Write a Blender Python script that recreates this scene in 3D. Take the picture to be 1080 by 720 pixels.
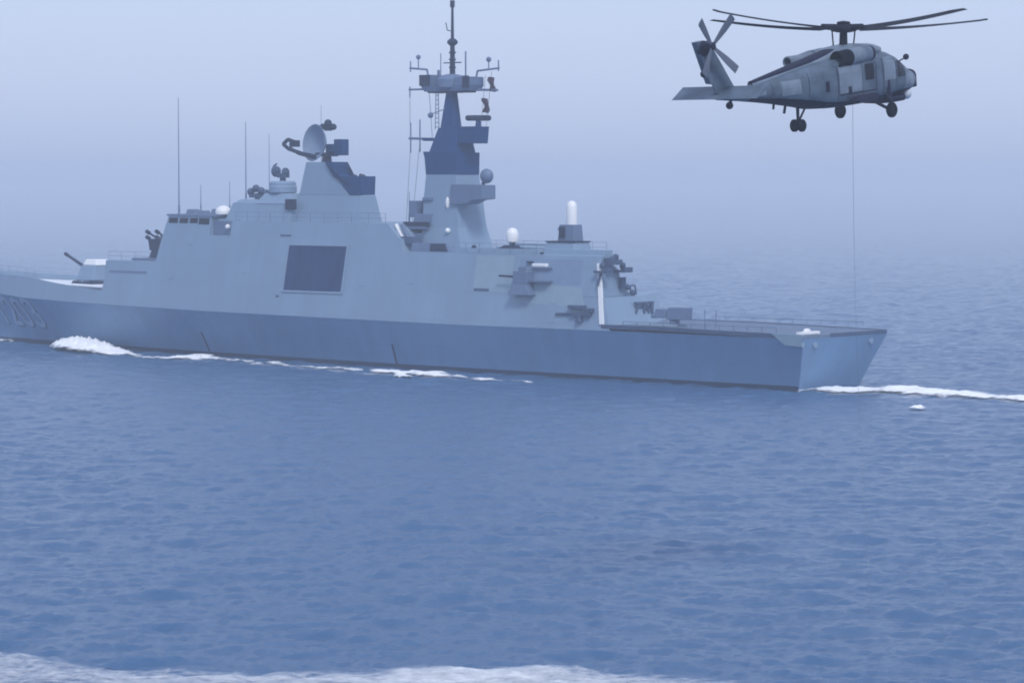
import bpy, math, random
import numpy as np
from mathutils import Vector, Matrix
random.seed(7); rng = np.random.default_rng(11)
sc = bpy.context.scene
for o in list(bpy.data.objects): bpy.data.objects.remove(o)
R = math.radians

# ------------------------------------------------------------------ camera
F, H, HORIZON = 3024.0, 19.0, 190.0            # focal length in photo pixels, eye height, horizon row
PITCH = math.atan((360 - HORIZON) / F)
cd = bpy.data.cameras.new("camera"); cam = bpy.data.objects.new("camera", cd)
sc.collection.objects.link(cam); sc.camera = cam
cd.sensor_fit = 'HORIZONTAL'; cd.sensor_width = 36; cd.lens = 36 * F / 1080
cd.clip_start = 0.5; cd.clip_end = 30000
cam.location = (0, 0, H); cam.rotation_euler = (R(90) - PITCH, 0, 0)

# ------------------------------------------------------------------ light
SUN_EL, SUN_AZ = 46.0, 163.0                   # azimuth clockwise from +Y: behind the camera on its right
w = bpy.data.worlds.new("World"); sc.world = w; w.use_nodes = True
nt = w.node_tree; nt.nodes.clear()
wo = nt.nodes.new("ShaderNodeOutputWorld"); bg = nt.nodes.new("ShaderNodeBackground")
sky = nt.nodes.new("ShaderNodeTexSky"); sky.sky_type = 'NISHITA'; sky.sun_disc = False
sky.sun_elevation = R(SUN_EL); sky.sun_rotation = R(SUN_AZ)
sky.air_density = 1.0; sky.dust_density = 1.5; sky.ozone_density = 2.0
mx = nt.nodes.new("ShaderNodeMix"); mx.data_type = 'RGBA'; mx.inputs[0].default_value = 0.70
mx.inputs[7].default_value = (4.9, 5.75, 8.3, 1)  # thin even overcast over the clear sky
nt.links.new(sky.outputs[0], mx.inputs[6]); nt.links.new(mx.outputs[2], bg.inputs[0])
bg.inputs[1].default_value = 0.11
nt.links.new(bg.outputs[0], wo.inputs[0])
sd = bpy.data.lights.new("sun", 'SUN'); sun = bpy.data.objects.new("sun", sd); sc.collection.objects.link(sun)
sd.energy = 1.5; sd.angle = R(12); sd.color = (1.0, 0.98, 0.96)
az, el = R(SUN_AZ), R(SUN_EL)
sdir = Vector((math.sin(az) * math.cos(el), math.cos(az) * math.cos(el), math.sin(el)))
sun.rotation_euler = sdir.to_track_quat('Z', 'Y').to_euler()
vs = sc.view_settings
vs.view_transform = 'Standard'; vs.look = 'None'; vs.exposure = 0.2; vs.gamma = 1.0; vs.use_curve_mapping = False
sc.cycles.use_denoising = True; sc.cycles.filter_width = 1.9
sc.cycles.max_bounces = 6; sc.cycles.volume_bounces = 3
HAZE_DENSITY = 0.00076
HAZE_COLOR = (0.91, 0.96, 1.0)

# ------------------------------------------------------------------ helpers
def link(o, parent=None):
    sc.collection.objects.link(o)
    if parent: o.parent = parent
    return o
def tag(o, label=None, cat=None, group=None, kind=None):
    if label: o['label'] = label
    if cat: o['category'] = cat
    if group: o['group'] = group
    if kind: o['kind'] = kind
    return o
def empty(name, loc=(0, 0, 0), rot=(0, 0, 0)):
    o = bpy.data.objects.new(name, None); o.location = loc; o.rotation_euler = rot; o.empty_display_size = .5
    return link(o)

class MB:
    def __init__(s): s.v = []; s.f = []
    def add(s, vs, fs):
        n = len(s.v); s.v += [tuple(map(float, p)) for p in vs]; s.f += [tuple(i + n for i in f) for f in fs]; return s
    def hexa(s, b, t):                      # bottom 4 and top 4 corners, same winding (counter-clockwise from above)
        return s.add(list(b) + list(t), [(3, 2, 1, 0), (4, 5, 6, 7), (0, 1, 5, 4), (1, 2, 6, 5), (2, 3, 7, 6), (3, 0, 4, 7)])
    def box(s, x0, x1, y0, y1, z0, z1):
        x0, x1 = min(x0, x1), max(x0, x1); y0, y1 = min(y0, y1), max(y0, y1)
        return s.hexa([(x0, y0, z0), (x1, y0, z0), (x1, y1, z0), (x0, y1, z0)], [(x0, y0, z1), (x1, y0, z1), (x1, y1, z1), (x0, y1, z1)])
    def frus(s, x0, x1, y0, y1, z0, X0, X1, Y0, Y1, z1):
        return s.hexa([(x0, y0, z0), (x1, y0, z0), (x1, y1, z0), (x0, y1, z0)], [(X0, Y0, z1), (X1, Y0, z1), (X1, Y1, z1), (X0, Y1, z1)])
    def rings(s, rings, cap=True, closed=True):
        n = len(rings[0]); vs = [p for r in rings for p in r]; fs = []
        for i in range(len(rings) - 1):
            for j in range(n if closed else n - 1):
                k = (j + 1) % n; fs.append((i * n + j, i * n + k, (i + 1) * n + k, (i + 1) * n + j))
        if cap: fs += [tuple(range(n - 1, -1, -1)), tuple(range((len(rings) - 1) * n, len(rings) * n))]
        return s.add(vs, fs)
    def tube(s, p0, p1, r0, r1=None, n=8):
        r1 = r0 if r1 is None else r1
        p0, p1 = Vector(p0), Vector(p1); d = (p1 - p0).normalized(); a = d.orthogonal().normalized(); b = d.cross(a)
        mk = lambda p, r: [p + (a * math.cos(2 * math.pi * i / n) + b * math.sin(2 * math.pi * i / n)) * r for i in range(n)]
        return s.rings([mk(p0, r0), mk(p1, r1)])
    def path(s, pts, r, n=6):
        for a, b in zip(pts[:-1], pts[1:]): s.tube(a, b, r, r, n)
        return s
    def lathe(s, c, prof, n=20, axis='z'):   # prof: (radius, height)
        def P(r, h, t):
            x, y = r * math.cos(t), r * math.sin(t)
            q = {'z': (x, y, h), 'x': (h, x, y), 'y': (y, h, x)}[axis]
            return (c[0] + q[0], c[1] + q[1], c[2] + q[2])
        return s.rings([[P(max(r, 1e-3), h, 2 * math.pi * i / n) for i in range(n)] for r, h in prof])
    def ball(s, c, rx, ry=None, rz=None, n=16, m=10):
        ry = ry or rx; rz = rz or rx
        return s.rings([[(c[0] + rx * math.sin(f) * math.cos(t), c[1] + ry * math.sin(f) * math.sin(t), c[2] - rz * math.cos(f))
                         for t in [2 * math.pi * i / n for i in range(n)]] for f in [max(.02, min(math.pi - .02, math.pi * j / m)) for j in range(m + 1)]])
    def xz(s, poly, y0, y1, k=1.0, c=None):  # polygon in (x, z) extruded along y
        A = sum(p[0] * q[1] - q[0] * p[1] for p, q in zip(poly, poly[1:] + poly[:1]))
        if A < 0: poly = poly[::-1]
        n = len(poly)
        return s.add([(x, y0, z) for x, z in poly] + [(x, y1, z) for x, z in poly],
                     [tuple(range(n)) if y0 < y1 else tuple(range(n - 1, -1, -1)), tuple(range(2 * n - 1, n - 1, -1)) if y0 < y1 else tuple(range(n, 2 * n))] +
                     [((i + 1) % n, i, n + i, n + (i + 1) % n) if y0 < y1 else (i, (i + 1) % n, n + (i + 1) % n, n + i) for i in range(n)])
    def yz(s, poly, x0, x1):
        n = len(poly)
        return s.add([(x0, y, z) for y, z in poly] + [(x1, y, z) for y, z in poly],
                     [tuple(range(n - 1, -1, -1)), tuple(range(n, 2 * n))] + [(i, (i + 1) % n, n + (i + 1) % n, n + i) for i in range(n)])
    def build(s, name, m, parent=None, smooth=False, bevel=0, fix=True):
        me = bpy.data.meshes.new(name); me.from_pydata(s.v, [], s.f); me.update()
        if fix:
            import bmesh
            bm = bmesh.new(); bm.from_mesh(me); bmesh.ops.recalc_face_normals(bm, faces=bm.faces); bm.to_mesh(me); bm.free()
        me.materials.append(m)
        o = bpy.data.objects.new(name, me); link(o, parent)
        if smooth:
            me.polygons.foreach_set('use_smooth', [True] * len(me.polygons))
            if smooth != 'all': me.set_sharp_from_angle(angle=R(smooth if smooth is not True else 40))
        if bevel:
            b = o.modifiers.new("bevel", 'BEVEL'); b.width = bevel; b.segments = 2; b.limit_method = 'ANGLE'; b.angle_limit = R(35)
        return o

    def build_each(s, name, m, parent=None, **kw):      # every separate piece becomes a part of its own
        n = len(s.v); par = list(range(n))
        def find(i):
            while par[i] != i: par[i] = par[par[i]]; i = par[i]
            return i
        for f in s.f:
            for k in f[1:]: par[find(k)] = find(f[0])
        groups = {}
        for f in s.f: groups.setdefault(find(f[0]), []).append(f)
        out = []
        for fs in groups.values():
            ids = sorted({i for f in fs for i in f}); mp = {i: k for k, i in enumerate(ids)}
            q = MB(); q.v = [s.v[i] for i in ids]; q.f = [tuple(mp[i] for i in f) for f in fs]; out.append(q.build(name, m, parent, **kw))
        return out

def mat(name, col, rough=.5, metal=0, wear=.0, scale=1.0, streak=False, spec=.5, plates=None):
    m = bpy.data.materials.new(name); m.use_nodes = True; t = m.node_tree; p = t.nodes['Principled BSDF']
    p.inputs['Roughness'].default_value = rough; p.inputs['Metallic'].default_value = metal
    p.inputs['Specular IOR Level'].default_value = spec
    p.inputs['Base Color'].default_value = (*col, 1)
    if wear:
        tc = t.nodes.new("ShaderNodeTexCoord"); mp = t.nodes.new("ShaderNodeMapping"); nz = t.nodes.new("ShaderNodeTexNoise")
        mp.inputs['Scale'].default_value = (scale, scale, scale * (.12 if streak else 1)); nz.inputs['Scale'].default_value = 1.0
        nz.inputs['Detail'].default_value = 7; nz.inputs['Roughness'].default_value = .62
        cr = t.nodes.new("ShaderNodeValToRGB"); e = cr.color_ramp.elements
        e[0].position = .3; e[1].position = .72
        e[0].color = (*[c * (1 - wear) for c in col], 1); e[1].color = (*[min(1, c * (1 + wear * .7)) for c in col], 1)
        t.links.new(tc.outputs['Object'], mp.inputs[0]); t.links.new(mp.outputs[0], nz.inputs[0])
        t.links.new(nz.outputs[0], cr.inputs[0]); t.links.new(cr.outputs[0], p.inputs['Base Color'])
        if plates:                                   # welded plate seams and slightly different plates
            sp = t.nodes.new("ShaderNodeSeparateXYZ"); cb = t.nodes.new("ShaderNodeCombineXYZ"); br = t.nodes.new("ShaderNodeTexBrick"); ml = t.nodes.new("ShaderNodeMix"); ml.data_type = 'RGBA'; ml.blend_type = 'MULTIPLY'; ml.inputs[0].default_value = 1
            t.links.new(tc.outputs['Object'], sp.inputs[0]); t.links.new(sp.outputs['X'], cb.inputs[0]); t.links.new(sp.outputs['Z'], cb.inputs[1]); t.links.new(cb.outputs[0], br.inputs['Vector'])
            br.inputs['Scale'].default_value = 1; br.inputs['Brick Width'].default_value = plates[0]; br.inputs['Row Height'].default_value = plates[1]; br.inputs['Mortar Size'].default_value = .02; br.inputs['Mortar Smooth'].default_value = .5
            br.inputs['Color1'].default_value = (1, 1, 1, 1); br.inputs['Color2'].default_value = (.95, .955, .96, 1); br.inputs['Mortar'].default_value = (.84, .85, .87, 1)
            t.links.new(cr.outputs[0], ml.inputs[6]); t.links.new(br.outputs['Color'], ml.inputs[7]); t.links.new(ml.outputs[2], p.inputs['Base Color'])
    return m

M = {}
M['hull'] = mat('hull_grey_paint', (.14, .275, .455), .55, wear=.12, scale=.5, streak=True, plates=(8.0, 2.3))
M['grey'] = mat('superstructure_grey_paint', (.215, .315, .43), .5, wear=.08, scale=.4, streak=True, plates=(5.5, 2.6))
M['grey2'] = mat('gear_grey_paint', (.115, .17, .28), .5, wear=.10, scale=1.2)
M['pale'] = mat('pale_panel_paint', (.25, .35, .43), .5, wear=.08, scale=.7)
M['deck'] = mat('flight_deck_coating', (.12, .175, .265), .8, wear=.2, scale=.8)
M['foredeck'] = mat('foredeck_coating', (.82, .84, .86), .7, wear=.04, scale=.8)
M['black'] = mat('funnel_black_paint', (.001, .045, .155), .6, spec=.2, wear=.12, scale=.7)
M['dark'] = mat('dark_gear', (.010, .020, .055), .6, spec=.25, wear=.12, scale=2)
M['door'] = mat('bay_curtain', (.014, .045, .13), .85, spec=.15, wear=.25, scale=1.2, streak=True)
M['mid'] = mat('weathered_gear_grey', (.05, .085, .16), .6, wear=.2, scale=2, spec=.3)
M['recess'] = mat('recess_shade_dish_grey', (.18, .265, .39), .55, wear=.08, scale=1)  # recess shade put into the colour; also the dish's own grey
M['glass'] = mat('dark_window_glass', (.004, .006, .02), .2, spec=.12)
M['white'] = mat('white_radome_paint', (.88, .88, .86), .4, wear=.03, scale=2)
M['boot'] = mat('boot_topping_black', (.014, .035, .085), .6)
M['numl'] = mat('hull_number_pale', (.30, .42, .58), .6, wear=.10, scale=2)
M['numd'] = mat('hull_number_shadow', (.05, .10, .20), .6)
M['flag'] = mat('flag_cloth_dark', (.06, .025, .045), .9, wear=.3, scale=3)
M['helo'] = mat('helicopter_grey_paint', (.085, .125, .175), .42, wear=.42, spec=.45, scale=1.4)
M['helo_lo'] = mat('helicopter_dark_parts_belly_shade', (.008, .010, .036), .65, spec=.2, wear=.2, scale=1.6)  # own grey of dark fittings; on the belly strip it is painted shade
M['helo_pale'] = mat('helicopter_pale_panel_highlight', (.17, .22, .28), .4, wear=.3, scale=2)  # pale panels, plus highlights and sky reflection put into the colour
M['blade'] = mat('rotor_blade_black', (.006, .008, .018), .7, wear=.2, scale=1, spec=.15)
M['blade_g'] = mat('tail_blade_grey', (.10, .12, .165), .6, wear=.2, scale=1)
M['rubber'] = mat('tyre_rubber', (.005, .006, .014), .9, spec=.1)
M['lamp'] = mat('lamp_glass', (.6, .65, .7), .15)
M['cable'] = mat('steel_cable', (.06, .07, .10), .6)
M['cable2'] = mat('worn_steel_cable', (.16, .19, .25), .6)

# ------------------------------------------------------------------ sea
NW = 130
lam = np.exp(rng.uniform(math.log(.4), math.log(6), NW))
th = R(263) + rng.normal(0, .72, NW)
kx, ky = 2 * np.pi / lam * np.cos(th), 2 * np.pi / lam * np.sin(th)
amp = .028 * lam / (2 * np.pi) * np.clip(.95 - lam / 40, .7, 1.1); ph = rng.uniform(0, 6.28, NW)
def sea_h(x, y, sp=0.0):
    x = np.asarray(x, float); y = np.asarray(y, float); z = np.zeros(np.broadcast(x, y).shape)
    g = 1 + .12 * np.sin(x * .11 + y * .02 + 2) * np.sin(y * .07 - x * .03)
    for i in range(NW):
        wgt = np.clip(lam[i] / (np.maximum(sp, 1e-6) * 2.2) - .25, 0, 1)
        s = np.sin(kx[i] * x + ky[i] * y + ph[i])
        z = z + wgt * amp[i] * (s + .28 * np.cos(2 * (kx[i] * x + ky[i] * y + ph[i])))
    return z * g
ang = np.concatenate([np.linspace(-180, -16, 60)[:-1], np.linspace(-16, 16, 700), np.linspace(16, 180, 60)[1:-1]])
rad = [4.0]
while rad[-1] < 85: rad.append(rad[-1] * 1.12)
while rad[-1] < 1300: rad.append(rad[-1] + .16 + .0014 * (rad[-1] - 85))
while rad[-1] < 6000: rad.append(rad[-1] * 1.012)
rad = np.array(rad); na, nr = len(ang), len(rad)
AA, RR = np.meshgrid(np.radians(ang), rad); X = RR * np.sin(AA); Y = RR * np.cos(AA)
dr = np.gradient(rad)[:, None]; da = np.gradient(np.radians(ang))[None, :] * RR
SP = np.maximum(dr * .9, da)
Z = sea_h(X, Y, SP); Z[SP > 12] = 0; Z *= np.clip((1200 - RR) / 850, 0, 1)
vv = np.stack([X, Y, Z], -1).reshape(-1, 3)
i0 = (np.arange(nr - 1)[:, None] * na); j0 = np.arange(na)[None, :]; j1 = (j0 + 1) % na
quads = np.stack([i0 + j0, i0 + na + j0, i0 + na + j1, i0 + j1], -1).reshape(-1, 4)
vv = np.vstack([vv, [[0, 0, 0]]]); c_i = len(vv) - 1
tris = [(c_i, j, (j + 1) % na) for j in range(na)]
me = bpy.data.meshes.new('sea'); nq = len(quads)
me.vertices.add(len(vv)); me.vertices.foreach_set('co', vv.ravel())
loops = np.concatenate([quads.ravel(), np.array(tris).ravel()])
me.loops.add(len(loops)); me.loops.foreach_set('vertex_index', loops)
me.polygons.add(nq + len(tris))
me.polygons.foreach_set('loop_start', np.concatenate([np.arange(nq) * 4, nq * 4 + np.arange(len(tris)) * 3]))
me.polygons.foreach_set('use_smooth', np.ones(nq + len(tris), bool))
me.update(); me.validate()
m = bpy.data.materials.new('sea_water'); m.use_nodes = True; t = m.node_tree; p = t.nodes['Principled BSDF']
p.inputs['Base Color'].default_value = (.046, .124, .25, 1); p.inputs['Roughness'].default_value = .14; p.inputs['IOR'].default_value = 1.333
g = t.nodes.new("ShaderNodeNewGeometry"); bp = t.nodes.new("ShaderNodeBump"); mp = t.nodes.new("ShaderNodeMapping")
nz = t.nodes.new("ShaderNodeTexNoise"); nz.inputs['Scale'].default_value = 2.6; nz.inputs['Detail'].default_value = 6; nz.inputs['Roughness'].default_value = .65
mp.inputs['Scale'].default_value = (.9, 1.5, 1); mp.inputs['Rotation'].default_value = (0, 0, R(-12))
bp.inputs['Strength'].default_value = .6; bp.inputs['Distance'].default_value = .15
t.links.new(g.outputs['Position'], mp.inputs[0]); t.links.new(mp.outputs[0], nz.inputs[0]); t.links.new(nz.outputs[0], bp.inputs['Height']); t.links.new(bp.outputs[0], p.inputs['Normal'])
me.materials.append(m)
tag(link(bpy.data.objects.new('sea', me)), kind='structure')

# ------------------------------------------------------------------ haze
mh = bpy.data.materials.new('haze_air'); mh.use_nodes = True; t = mh.node_tree
for n in list(t.nodes):
    if n.type != 'OUTPUT_MATERIAL': t.nodes.remove(n)
pv = t.nodes.new("ShaderNodeVolumePrincipled"); pv.inputs['Density'].default_value = HAZE_DENSITY
pv.inputs['Color'].default_value = (*HAZE_COLOR, 1); pv.inputs['Anisotropy'].default_value = 0.0
t.links.new(pv.outputs[0], t.nodes['Material Output'].inputs['Volume'])
tag(MB().box(-6200, 6200, -6200, 6200, -2.0, 41).build('haze', mh), kind='stuff', label='pale blue sea haze filling the air', cat='haze')

# ------------------------------------------------------------------ frigate
u = np.array([-0.75735452, 0.65300393]); S0 = np.array([29.087, 262.272])
ship = empty('naval_frigate', (S0[0], S0[1], 0), (0, 0, math.atan2(u[1], u[0])))
tag(ship, 'long grey stealth frigate with dark blue mast top steaming left across the sea', 'warship')
def world(a, b): return S0 + u * a + np.array([.65300393, .75735452]) * b

AS = np.linspace(0, 124, 125)
def sm(xs, ys):
    y = np.interp(AS, xs, ys); k = np.ones(7) / 7
    return np.convolve(np.pad(y, 3, mode='edge'), k, 'valid')
WLc = sm([0, 10, 30, 50, 64, 80, 95, 108, 117, 124], [4.9, 5.2, 5.3, 5.1, 4.5, 3.5, 2.3, 1.25, .5, .08])
KNc = sm([0, 20, 60, 75, 85, 95, 105, 115, 121, 124], [6.8, 6.95, 6.95, 6.8, 6.4, 5.7, 4.6, 2.7, 1.1, .1])
ZKc = np.interp(AS, [0, 20, 40, 75, 95, 110, 124], [4.8, 4.8, 4.75, 5.0, 5.25, 5.45, 6.2])
WL = lambda a: np.interp(a, AS, WLc); KN = lambda a: np.interp(a, AS, KNc); ZK = lambda a: np.interp(a, AS, ZKc)
TUM = .2
def W(a, z): return float(KN(a) - TUM * (z - ZK(a)))
def hull_pt(a, f, side=1):                      # f 0 at the water, 1 at the knuckle
    wl, kn, zk = WL(a), KN(a), ZK(a)
    z = f * zk; y = wl + (kn - wl) * (f ** 1.15 if f > 0 else f * .9)
    aa = a
    if a > 88: aa = 88 + (a - 88) * (1 + f * 5.0 / 36 - 5.0 / 36)
    if a < 6: aa = a - 1.8 * max(f, -.3) * (1 - a / 6)
    return (float(aa), side * float(y), float(z))
FS = [-.35, -.15, 0, .07, .25, .45, .65, .82, .93, 1.0]
mb = MB(); st = list(np.concatenate([[0, 1, 2, 4, 6], np.arange(8, 125, 2)]))
mb.rings([[hull_pt(a, f, 1) for f in FS] + [hull_pt(a, f, -1) for f in FS[::-1]] for a in st])
hull = mb.build('hull', M['hull'], ship, smooth=30)
for q in hull.data.polygons:
    if len(q.vertices) > 4 or abs(q.normal.z) > .9: q.use_smooth = False
mb = MB()                                       # dark strip at the waterline
for s in (1, -1):
    mb.rings([[(q[0], q[1] + s * .02, q[2]) for q in (hull_pt(a, f, s) for f in (-.1, .0, .06, .085))] for a in st], cap=False, closed=False)
mb.build('boot_topping', M['boot'], hull, fix=False)
# upper bulwark of the bow
mb = MB()
def ztop(a): return float(np.interp(a, [93.5, 95.5, 100, 104, 108, 124], [6.75, 6.8, 7.1, 7.42, 7.85, 8.4]))
fa = np.linspace(93.7, 124, 24)
def bow(a, z): return 88 + (a - 88) * (1 + (z / float(ZK(a)) - 1) * 5.0 / 36 * .6)
for s in (1, -1):
    mb.rings([[(bow(a, ZK(a)), s * float(KN(a)), float(ZK(a))), (bow(a, ztop(a)), s * max(.06, W(a, ztop(a))), ztop(a)),
               (bow(a, ztop(a)), s * max(.03, W(a, ztop(a)) - .14), ztop(a)), (bow(a, ZK(a)), s * max(.02, float(KN(a)) - .16), float(ZK(a)))] for a in fa])
mb.build('bow_bulwark', M['grey'], ship)
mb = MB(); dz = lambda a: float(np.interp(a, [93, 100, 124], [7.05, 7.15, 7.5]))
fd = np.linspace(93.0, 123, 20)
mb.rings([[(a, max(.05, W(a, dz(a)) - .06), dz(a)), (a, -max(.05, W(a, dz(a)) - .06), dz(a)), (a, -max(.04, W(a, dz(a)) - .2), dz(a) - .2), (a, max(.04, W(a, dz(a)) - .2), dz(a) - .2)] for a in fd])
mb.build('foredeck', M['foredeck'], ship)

def deckhouse(mb, a0, a1, z0, A0, A1, z1, inset=0.0, n=None, iy=None):
    """a prism of the ship's beam: ends a0..a1 at z0 and A0..A1 at z1; sides follow the sloping ship side"""
    n = n or max(2, int(abs(a1 - a0) / 4) + 1); rs = []
    for i in range(n + 1):
        f = i / n; a, A = a0 + (a1 - a0) * f, A0 + (A1 - A0) * f
        wb, wt = W(a, z0) - inset, W(A, z1) - inset
        rs.append([(a, wb, z0), (A, wt, z1), (A, -wt, z1), (a, -wb, z0)])
    return mb.rings(rs)
mb = MB()
def zk0(a): return float(ZK(a))
# first level follows the knuckle
rs = []
for i in range(20):
    f = i / 19; a = 20.3 + (94.3 - 20.3) * f; A = 21.4 + (94.0 - 21.4) * f; k = zk0(a)
    rs.append([(a, W(a, k) + .003, k + .01), (A, W(A, 7.9), 7.9), (A, -W(A, 7.9), 7.9), (a, -W(a, k) - .003, k + .01)])
rs[0][2] = (21.4, .3, 7.9); rs[0][3] = (20.3, -.6, 4.9)
mb.rings(rs)
deckhouse(mb, 30, 94.0, 7.9, 30, 94.15, 10.1)
deckhouse(mb, 30, 85.3, 10.1, 30, 85.0, 11.8)
deckhouse(mb, 48.2, 85.0, 11.8, 48.7, 84.7, 13.1)
deckhouse(mb, 49.0, 73.7, 13.1, 50.8, 73.7, 14.62, .0)
deckhouse(mb, 73.7, 77.0, 13.1, 73.7, 77.0, 14.85, .75, n=1)
sup = mb.build('superstructure', M['grey'], ship)
# aft port wing of the hangar, its outboard side flush with the ship's side
mb = MB()
pol = [(W(23, 7.9), 7.9), (5.3, 12.35), (3.0, 12.35), (2.8, 10.9), (1.9, 10.5), (1.5, 9.0), (.3, 8.1), (-.6, 7.9)]
mb.yz([(W(22.6, 7.9), 7.9), (W(22.6, 11.8), 11.8), (5.1, 11.8), (5.0, 12.35), (3.8, 12.35), (3.7, 10.9), (2.9, 10.5), (2.5, 9.0), (1.2, 8.2), (.3, 7.9)], 22.4, 30.0)
mb.build('hangar_wing', M['grey'], ship, bevel=.05)
# bridge
mb = MB(); deckhouse(mb, 77.0, 84.7, 13.1, 77.0, 84.2, 15.1, n=4)
bridge = mb.build('bridge', M['grey'], ship)
mb = MB()
for s in (1, -1):
    y0, y1 = W(80, 14.5), W(80, 14.95)
    for a0, a1 in ((77.3, 79.0), (79.2, 80.5), (80.8, 82.2), (82.5, 84.0)):
        dz_ = .0 if a0 > 79.1 else -.12
        mb.rings([[(a, s * (W(a, z) + o), z) for z, o in ((14.35 + dz_, .03), (14.9, .03), (14.9, -.1), (14.35 + dz_, -.1))] for a in (a0, a1)])
for k in range(6):
    y = -3.7 + k * 1.25
    mb.hexa([(84.3, y, 14.4), (84.41, y, 14.4), (84.41, y + 1.1, 14.4), (84.3, y + 1.1, 14.4)], [(84.2, y, 14.92), (84.3, y, 14.92), (84.3, y + 1.1, 14.92), (84.2, y + 1.1, 14.92)])
mb.build_each('window', M['glass'], bridge)
mb = MB(); deckhouse(mb, 76.6, 84.4, 15.1, 76.6, 84.4, 15.32, -.12, n=4); mb.build('roof', M['grey2'], bridge)
mb = MB()
for a, y, l, h in ((82.2, 2.6, 1.3, .5), (79.8, 3.2, 1.0, .38), (78.2, 2.6, 1.5, .55), (81, -2, 1.4, .5)):
    mb.frus(a - l / 2, a + l / 2, y - .5, y + .5, 15.32, a - l / 2.6, a + l / 2.6, y - .4, y + .4, 15.32 + h)
mb.build_each('roof_locker', M['grey2'], bridge)
MB().lathe((76.9, 3.1, 15.32), [(.85, 0), (.9, .25), (.78, .6), (.45, .85), (.1, .95)]).build('satellite_dome', M['white'], ship, smooth=50)
# recessed wing panel and its lamp
MB().box(73.72, 76.98, W(75, 13.2) - .70, W(75, 13.2) - .62, 13.15, 14.6).build('wing_recess_panel', M['grey2'], ship)
MB().ball((74.6, W(75, 14) - .3, 14.0), .28).build('searchlight', M['white'], ship, smooth='all')
# raised block behind the bridge
mb = MB(); mb.frus(66.0, 76.0, -3.8, 3.8, 14.6, 66.0, 75.2, -3.3, 3.3, 16.6)
mb.frus(71.6, 75.2, -3.0, 3.0, 16.6, 72.0, 74.8, -2.6, 2.6, 16.95)
mb.build('upper_deckhouse', M['grey'], ship, bevel=.04)
# fire control pedestal and director
ped = MB().frus(66.6, 71.6, -.3, 3.4, 16.5, 67.5, 71.0, .2, 2.6, 17.6).build('director_pedestal', M['grey'], ship)
MB().lathe((69.4, 1.5, 17.55), [(1.15, 0), (1.5, .15), (1.5, .75), (1.42, .85), (1.42, 1.15), (1.25, 1.35)], 14).build('pedestal_drum', M['grey'], ped, smooth=30)
mb = MB(); mb.tube((69.4, 1.5, 18.9), (69.4, 1.5, 19.4), .35, .28); mb.box(68.8, 69.9, 1.1, 1.9, 19.25, 19.75)
mb.ball((69.0, 1.5, 19.9), .42); mb.lathe((70.3, 1.5, 19.95), [(.1, -.3), (.5, -.1), (.62, .25), (.55, .3)], 14, 'x')
mb.path([(70.4, 1.5, 19.4), (70.9, 1.5, 19.8), (70.8, 1.5, 20.5), (70.3, 1.5, 20.75)], .09)
MB_dir = mb.build('fire_control_director', M['mid'], ship, smooth=40)
# cluster of dark gear beside the pedestal
mb = MB(); mb.tube((73.3, 1.5, 16.9), (73.3, 1.5, 17.6), .3); mb.box(72.3, 74.1, .9, 2.0, 17.1, 17.5)
for q in ((74.3, 1.5, 17.75), (73.6, 1.4, 18.1), (72.6, 1.6, 17.85), (71.9, 1.5, 17.6)): mb.ball(q, .42, n=10, m=6)
mb.tube((72.3, 1.5, 16.9), (71.9, 1.5, 16.2), .2)
mb.build('decoy_launcher', M['mid'], ship, smooth=40)
mb = MB(); mb.box(65.6, 66.8, 3.2, 3.8, 15.9, 17.0); mb.build('radar_cabinet', M['dark'], ship, bevel=.05)
# radar tower
mb = MB()
mb.hexa([(56.7, -.5, 14.6), (66.6, -.5, 14.6), (66.6, 3.0, 14.6), (56.7, 3.0, 14.6)], [(57.0, .2, 17.42), (66.0, .2, 17.42), (66.0, 2.45, 17.42), (57.0, 2.45, 17.42)])
mb.hexa([(58.6, .2, 17.42), (66.0, .2, 17.42), (66.0, 2.45, 17.42), (58.6, 2.45, 17.42)], [(62.3, .5, 20.9), (65.2, .5, 20.9), (65.2, 2.2, 20.9), (62.3, 2.2, 20.9)])
tower = mb.build('radar_tower', M['grey'], ship, bevel=.04)
mb = MB()   # black exhaust housing filling the stepped notch of the tower
mb.xz([(57.0, 17.45), (58.5, 17.45), (62.2, 20.9), (60.9, 20.9), (60.9, 19.4), (56.9, 19.4)], .3, 2.5)
fun = mb.build('funnel', M['black'], ship, bevel=.03)
mb = MB()
for a in (57.8, 59.0): mb.tube((a, 1.4, 19.3), (a - .1, 1.4, 19.5), .38, .38, 12)
mb.build_each('uptake', M['dark'], fun)
# large radar antenna
rad_ = MB(); rad_.tube((64.1, .2, 20.9), (64.1, .2, 21.9), .55, .42, 12); rad_.box(63.1, 65.1, -.5, .9, 21.5, 21.9)
radar = rad_.build('search_radar', M['dark'], ship, smooth=35)
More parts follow.
